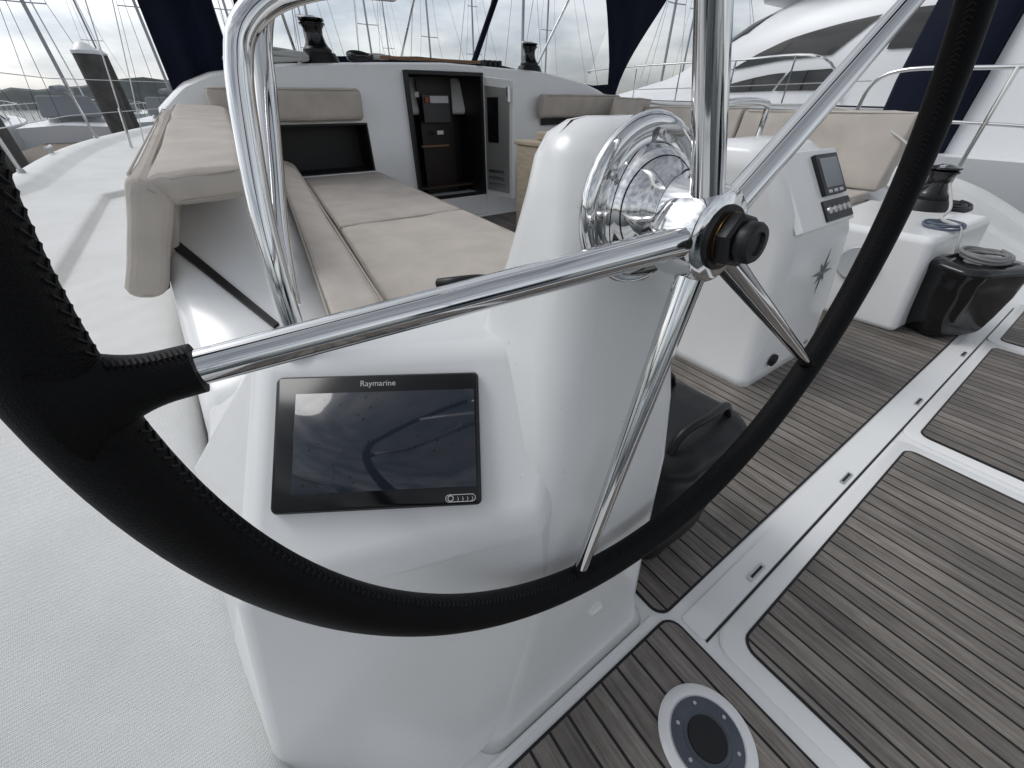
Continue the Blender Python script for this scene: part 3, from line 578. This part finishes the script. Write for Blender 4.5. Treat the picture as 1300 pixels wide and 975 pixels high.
# ================================================================ MARINA BOATS
def sailboat(x,y,head,L=10,col=None,mast=13,cover=None):
    hullm=col or GEL2; parts=[]; Mx=Matrix.Translation((x,y,-.85))@Matrix.Rotation(head,4,'Z')
    rings=[]
    for i in range(13):
        u=i/12; hb=L*.165*(1-(max(0,u-.35)/.65)**2.2)*(.82+.18*min(1,u/.35)); hb=max(hb,.03); sh=1.05+.35*u*u
        yy=L*(u-.5)
        rings.append([Mx@V(p) for p in ((-hb,yy,sh),(-hb*.98,yy,sh*.6),(-hb*.8,yy*.96,.0),(0,yy*.94,-.3),(hb*.8,yy*.96,0),(hb*.98,yy,sh*.6),(hb,yy,sh),(0,yy,sh+.08))])
    parts.append(loft('hull',rings,hullm,angle=50))
    rings=[]
    for u,w,h in ((-.12,.1,.3),(-.1,.105,.45),(.1,.1,.42),(.25,.07,.2),(.27,.05,.05)):
        rings.append([Mx@V(p) for p in ((-L*w,L*u,1.1),(-L*w*.8,L*u,1.1+h),(L*w*.8,L*u,1.1+h),(L*w,L*u,1.1))])
    parts.append(loft('cabin',rings,GEL2,angle=30))
    parts.append(hexa('window_band',[Mx@V(p) for p in ((-L*.106,-L*.08,1.22),(L*.106,-L*.08,1.22),(L*.102,L*.1,1.22),(-L*.102,L*.1,1.22))],[Mx@V(p) for p in ((-L*.097,-L*.08,1.36),(L*.097,-L*.08,1.36),(L*.095,L*.1,1.36),(-L*.095,L*.1,1.36))],WGLASS))
    mb=V((0,L*.08,1.4)); mt=V((0,L*.06,mast))
    parts.append(sweep('mast',[Mx@mb,Mx@mt],.075,ALU,seg=8))
    for f in (.38,.68):
        c=mb.lerp(mt,f); parts.append(sweep('spreader',[Mx@(c+V((-.9*(1.2-f),-.1,0))),Mx@c,Mx@(c+V((.9*(1.2-f),-.1,0)))],.025,ALU,seg=6))
    for sx in(-1,1):
        parts.append(sweep('shroud',[Mx@V((sx*L*.15,L*.06,1.2)),Mx@(mb.lerp(mt,.38)+V((sx*.75,-.1,0))),Mx@(mb.lerp(mt,.97))],.010,BLK,seg=4))
    parts.append(sweep('forestay',[Mx@V((0,L*.48,1.4)),Mx@mt],.03,GEL2,seg=6)); parts.append(sweep('backstay',[Mx@V((0,-L*.48,1.2)),Mx@mt],.010,BLK,seg=4))
    parts.append(sweep('boom_with_sail',[Mx@V((0,L*.07,2.3)),Mx@V((0,-L*.1,2.35)),Mx@V((0,-L*.32,2.3))],lambda u:.17-.07*u,cover or NAVY,seg=8))
    parts.append(hexa('sprayhood',[Mx@V(p) for p in ((-L*.1,-L*.2,1.3),(L*.1,-L*.2,1.3),(L*.1,-L*.1,1.4),(-L*.1,-L*.1,1.4))],[Mx@V(p) for p in ((-L*.085,-L*.2,2.1),(L*.085,-L*.2,2.1),(L*.085,-L*.12,2.0),(-L*.085,-L*.12,2.0))],cover or NAVY,bevel=.1))
    for sx in(-1,1):
        parts.append(sweep('lifeline',[Mx@V((sx*L*.15,-L*.45,1.75)),Mx@V((sx*L*.16,0,1.8)),Mx@V((sx*L*.10,L*.3,1.9)),Mx@V((0,L*.5,2.0))],.012,STEEL,seg=4))
        for u,w in ((-.45,.15),(-.25,.16),(0,.16),(.2,.125),(.35,.085)): parts.append(sweep('stanchion',[Mx@V((sx*L*w,L*u,1.1)),Mx@V((sx*L*w,L*u,1.85))],.015,STEEL,seg=4))
    return group('sailboat',parts)
spec=[(-5.2,17,.1,9,GEL2),(-8.5,14,.05,9.5,BLK),(-3.8,30,.0,10,GEL2),(-8,33,.1,11,GEL2),(-13,26,0,10,GEL2),(0,34,-.1,11,GEL2),(4.5,36,0,10,NAVY),(9,35,.05,12,GEL2),(13.5,37,0,10,GEL2),(18,36,.1,11,GEL2),(23,38,0,10,GEL2),(28,34,0,11,GEL2),(16,21,.05,11,GEL2),(24,18,0,12,GEL2),(-18,36,0,10,GEL2),(34,24,0,12,GEL2),(6,56,0,12,GEL2),(14,58,0,12,GEL2),(24,60,0,12,GEL2),(-4,58,0,12,GEL2),(-3,-14,3.1,11,GEL2),(6,-16,3.1,12,NAVY),(-10,-5,1.5,10,GEL2)]
for i,(x,y,h_,L_,c_) in enumerate(spec):
    sailboat(x,y,h_,L_,c_,mast=L_*1.25+random.uniform(-1,2.5),cover=(GREYC if i in(0,2) else random.choice([NAVY,NAVY,DARK,GREYC])))
PONT=simple('pontoon_planks',(.16,.13,.10),.8,var=.3,vscale=3,stretch=(1,12,1))
pt=[box('walkway',-4.6,-2.4,2,40,-.45,-.30,PONT,bevel=.01),box('float_beam',-4.5,-2.5,2,40,-.8,-.46,PILE)]
for y in (6,10,14,18,22): pt.append(box('cleat_%d'%y,-2.6,-2.5,y,y+.3,-.30,-.2,STEEL,bevel=.02))
pt.append(box('finger',-2.4,-1.9,12.9,13.6,-.45,-.30,PONT))
group('pontoon',pt)
for x,y,r_,h_ in ((-1.05,12.7,.21,1.75),(-2.35,10.2,.16,1.5),(-4.9,16,.2,2.2),(-1.6,24,.2,2.4),(3.5,26,.2,2.4),(12,25,.2,2.4)):
    group('mooring_pile',[sweep('post',[(x,y,-2),(x,y,h_)],r_,PILE,seg=20),revolve('cap',[(r_*1.05,0),(r_*1.05,.05),(r_*.5,.16),(0,.2)],(x,y,h_),(0,0,1),GEL2,seg=20)])
group('shore_power_post',[box('post',-2.75,-2.55,7.6,7.8,-.3,.62,GREEN,bevel=.03),box('head',-2.77,-2.53,7.58,7.82,.62,.75,GEL2,bevel=.02)])
# ================================================================ MOTOR YACHT
mp=[];xc=10.2
rings=[]
for i in range(21):
    u=i/20; y=-7+18*u; hb=2.15*(1-(max(0,u-.5)/.5)**2.4); hb=max(hb,.05); sh=.72+.38*u
    rings.append([V(p) for p in ((xc-hb,y,sh),(xc-hb*.99,y,sh-.12),(xc-hb*.93,y,.1),(xc-hb*.75,y,-.9),(xc+hb*.75,y,-.9),(xc+hb*.93,y,.1),(xc+hb,y,sh),(xc,y,sh+.05))])
mp.append(loft('hull',rings,GEL2,angle=50))
def zt(y):
    pts=[(-4,2.6),(1,2.7),(3,2.7),(4.4,2.55),(5.4,2.25),(6.2,1.85),(7.0,1.5),(8.5,1.25),(9.5,1.1)]
    for (y0,z0),(y1,z1) in zip(pts,pts[1:]):
        if y<=y1:
            t=(y-y0)/(y1-y0); return z0+(z1-z0)*t
    return 1.1
def S(y,v,off=0):
    hw=1.8*(1-(max(0,y-2)/7.6)**2.2*.75); base=.90+.02*y; z=base+(zt(y)-base)*math.sin(v*math.pi/2)**.85
    x=xc-hw*math.cos(v*math.pi/2)**.45
    return V((x-off,y,z+off*.4))
def patch(name,y0,y1,v0,v1,off,mat,skew=0,ny=16,nv=8,taper=0):
    rings=[]
    for i in range(ny+1):
        u=i/ny; vt=v1-(v1-v0)*taper*u**2
        rings.append([S(y0+(y1-y0)*u+skew*(j/nv),v0+(vt-v0)*j/nv,off) for j in range(nv+1)])
    return loft(name,rings,mat,closed=False,angle=180)
def full(y):
    l=[S(y,v/12) for v in range(13)]; return l+[V((2*xc-p.x,p.y,p.z)) for p in l[-2::-1]]
mp.append(loft('superstructure',[full(-4+13*i/36) for i in range(37)],GEL2,closed=False,angle=180))
mp.append(patch('upper_side_window',3.6,5.3,.20,.37,.02,WGLASS,skew=-.45,taper=.55)); mp.append(patch('lower_side_window',3.3,4.3,.045,.135,.02,WGLASS,skew=-.15)); mp.append(patch('lower_bow_window',4.35,5.5,.045,.13,.02,WGLASS,skew=-.15,taper=.5))
mp.append(patch('aft_side_window',-2.2,2.9,.20,.38,.02,WGLASS))
mp.append(patch('windscreen',5.3,6.1,.55,.85,.02,WGLASS,skew=-.5))
rings=[]
for y,w,z0,z1 in ((5.6,.5,2.50,2.6),(5.3,1.1,2.48,2.8),(4.4,1.5,2.5,3.2),(2,1.75,2.6,3.4),(-3,1.7,2.6,3.3),(-4,1.6,2.6,2.9)):
    rings.append([V(p) for p in ((xc-w,y,z0),(xc-w*1.03,y,(z0+z1)/2),(xc-w*.95,y,z1),(xc+w*.95,y,z1),(xc+w*1.03,y,(z0+z1)/2),(xc+w,y,z0))])
mp.append(loft('flybridge',rings,GEL2,angle=60))
mp.append(sweep('bow_rail',[(xc-1.8,3.2,1.0),(xc-1.98,3.6,1.55),(xc-1.95,5,1.6),(xc-1.6,7.5,1.65),(xc-.6,10,1.7),(xc,10.6,1.7)],.018,CHROME,smooth=6,seg=8))
for y,x in ((4,xc-1.97),(5,xc-1.95),(6.2,xc-1.82),(7.5,xc-1.6),(8.7,xc-1.15)): mp.append(sweep('rail_post',[(x+.02,y,.9),(x,y,1.6)],.014,CHROME,seg=6))
mp.append(sweep('gunwale_strip',[(xc-2.16,-7,.72),(xc-2.16,1.5,.88),(xc-2.1,4,.93),(xc-1.75,7,1.0)],.03,STEEL,seg=6,smooth=4))
group('motor_yacht',mp)
cv=[]
rings=[]
for y,z1,bul in ((2.02,1.9,0),(1.98,2.35,.03),(1.75,2.5,.05),(1.55,2.5,.03),(1.40,2.45,.05),(1.34,2.3,.0)):
    rings.append([V(p) for p in ((6.50-bul,y,.45),(6.48-bul,y,1.2),(6.62-bul,y,z1-.2),(6.8,y,z1),(7.5,y,z1),(7.6,y,.45))])
cv.append(loft('canopy',rings,NAVY,angle=60))
rings=[]
for y,w,z0,z1 in ((1.33,.75,.5,1.75),(1.0,.80,.5,1.85),(-2,.90,.5,1.9),(-3.4,.8,.5,1.1)):
    rings.append([V(p) for p in ((7.3-w,y,z0),(7.3-w*.88,y,z1-.1),(7.3-w*.8,y,z1),(7.3+w*.8,y,z1),(7.3+w*.88,y,z1-.1),(7.3+w,y,z0))])
cv.append(loft('wheelhouse',rings,GEL2,angle=30))
cv.append(hexa('wheelhouse_window',[(6.50,.7,1.15),(6.43,-1.6,1.15),(6.6,-1.6,1.15),(6.6,.7,1.15)],[(6.56,.6,1.5),(6.47,-1.5,1.5),(6.6,-1.5,1.5),(6.6,.6,1.5)],WGLASS))
rings=[]
for i in range(11):
    u=i/10;y=-4+9*u;hb=1.15*(1-(max(0,u-.5)/.5)**2.2);hb=max(hb,.04)
    rings.append([V(p) for p in ((7.3-hb,y,.50+.1*u),(7.3-hb*.9,y,-.1),(7.3-hb*.6,y,-.9),(7.3+hb*.6,y,-.9),(7.3+hb*.9,y,-.1),(7.3+hb,y,.50+.1*u))])
cv.append(loft('hull',rings,GEL2,angle=50))
group('covered_motorboat',cv)
# ================================================================ LIGHT
w=bpy.data.worlds.new('World'); sc.world=w; w.use_nodes=True; nt=w.node_tree; bg=nt.nodes['Background']
sky=nt.nodes.new('ShaderNodeTexSky'); sky.sky_type='NISHITA'; sky.sun_disc=False; EL=math.radians(50); AZ=math.radians(-35)
sky.sun_elevation=EL; sky.sun_rotation=AZ; sky.dust_density=2; sky.air_density=1
hs=nt.nodes.new('ShaderNodeHueSaturation'); hs.inputs['Saturation'].default_value=.2; hs.inputs['Value'].default_value=1
nt.links.new(sky.outputs[0],hs.inputs['Color'])
tc=nt.nodes.new('ShaderNodeTexCoord'); mpn=nt.nodes.new('ShaderNodeMapping'); mpn.inputs['Scale'].default_value=(1,1,3.2); nt.links.new(tc.outputs['Generated'],mpn.inputs[0])
no=nt.nodes.new('ShaderNodeTexNoise'); no.inputs['Scale'].default_value=3.0; no.inputs['Detail'].default_value=8; no.inputs['Roughness'].default_value=.55; nt.links.new(mpn.outputs[0],no.inputs['Vector'])
cr=nt.nodes.new('ShaderNodeValToRGB'); cr.color_ramp.elements[0].position=.36; cr.color_ramp.elements[0].color=(.92,1.0,1.10,1); cr.color_ramp.elements[1].position=.60; cr.color_ramp.elements[1].color=(1.85,1.85,1.84,1)
nt.links.new(no.outputs[0],cr.inputs[0])
mu=nt.nodes.new('ShaderNodeMix'); mu.data_type='RGBA'; mu.blend_type='MULTIPLY'; mu.inputs[0].default_value=1
nt.links.new(hs.outputs[0],mu.inputs[6]); nt.links.new(cr.outputs[0],mu.inputs[7]); nt.links.new(mu.outputs[2],bg.inputs[0]); bg.inputs[1].default_value=.108
sl=bpy.data.lights.new('sun','SUN'); sl.energy=.75; sl.angle=math.radians(22); sl.color=(1,.985,.96)
so=bpy.data.objects.new('sun',sl); COL.objects.link(so)
d=V((math.sin(AZ)*math.cos(EL),math.cos(AZ)*math.cos(EL),math.sin(EL)))
so.rotation_euler=d.to_track_quat('Z','Y').to_euler()
# ================================================================ CAMERA
cd=bpy.data.cameras.new('camera'); cd.lens=36*500/1300; cd.sensor_width=36; cd.clip_start=.01; cd.clip_end=3000
co=bpy.data.objects.new('camera',cd); COL.objects.link(co); co.location=(0,0,1.0)
co.rotation_euler=(math.radians(90-35.56),0,math.radians(-35)); sc.camera=co
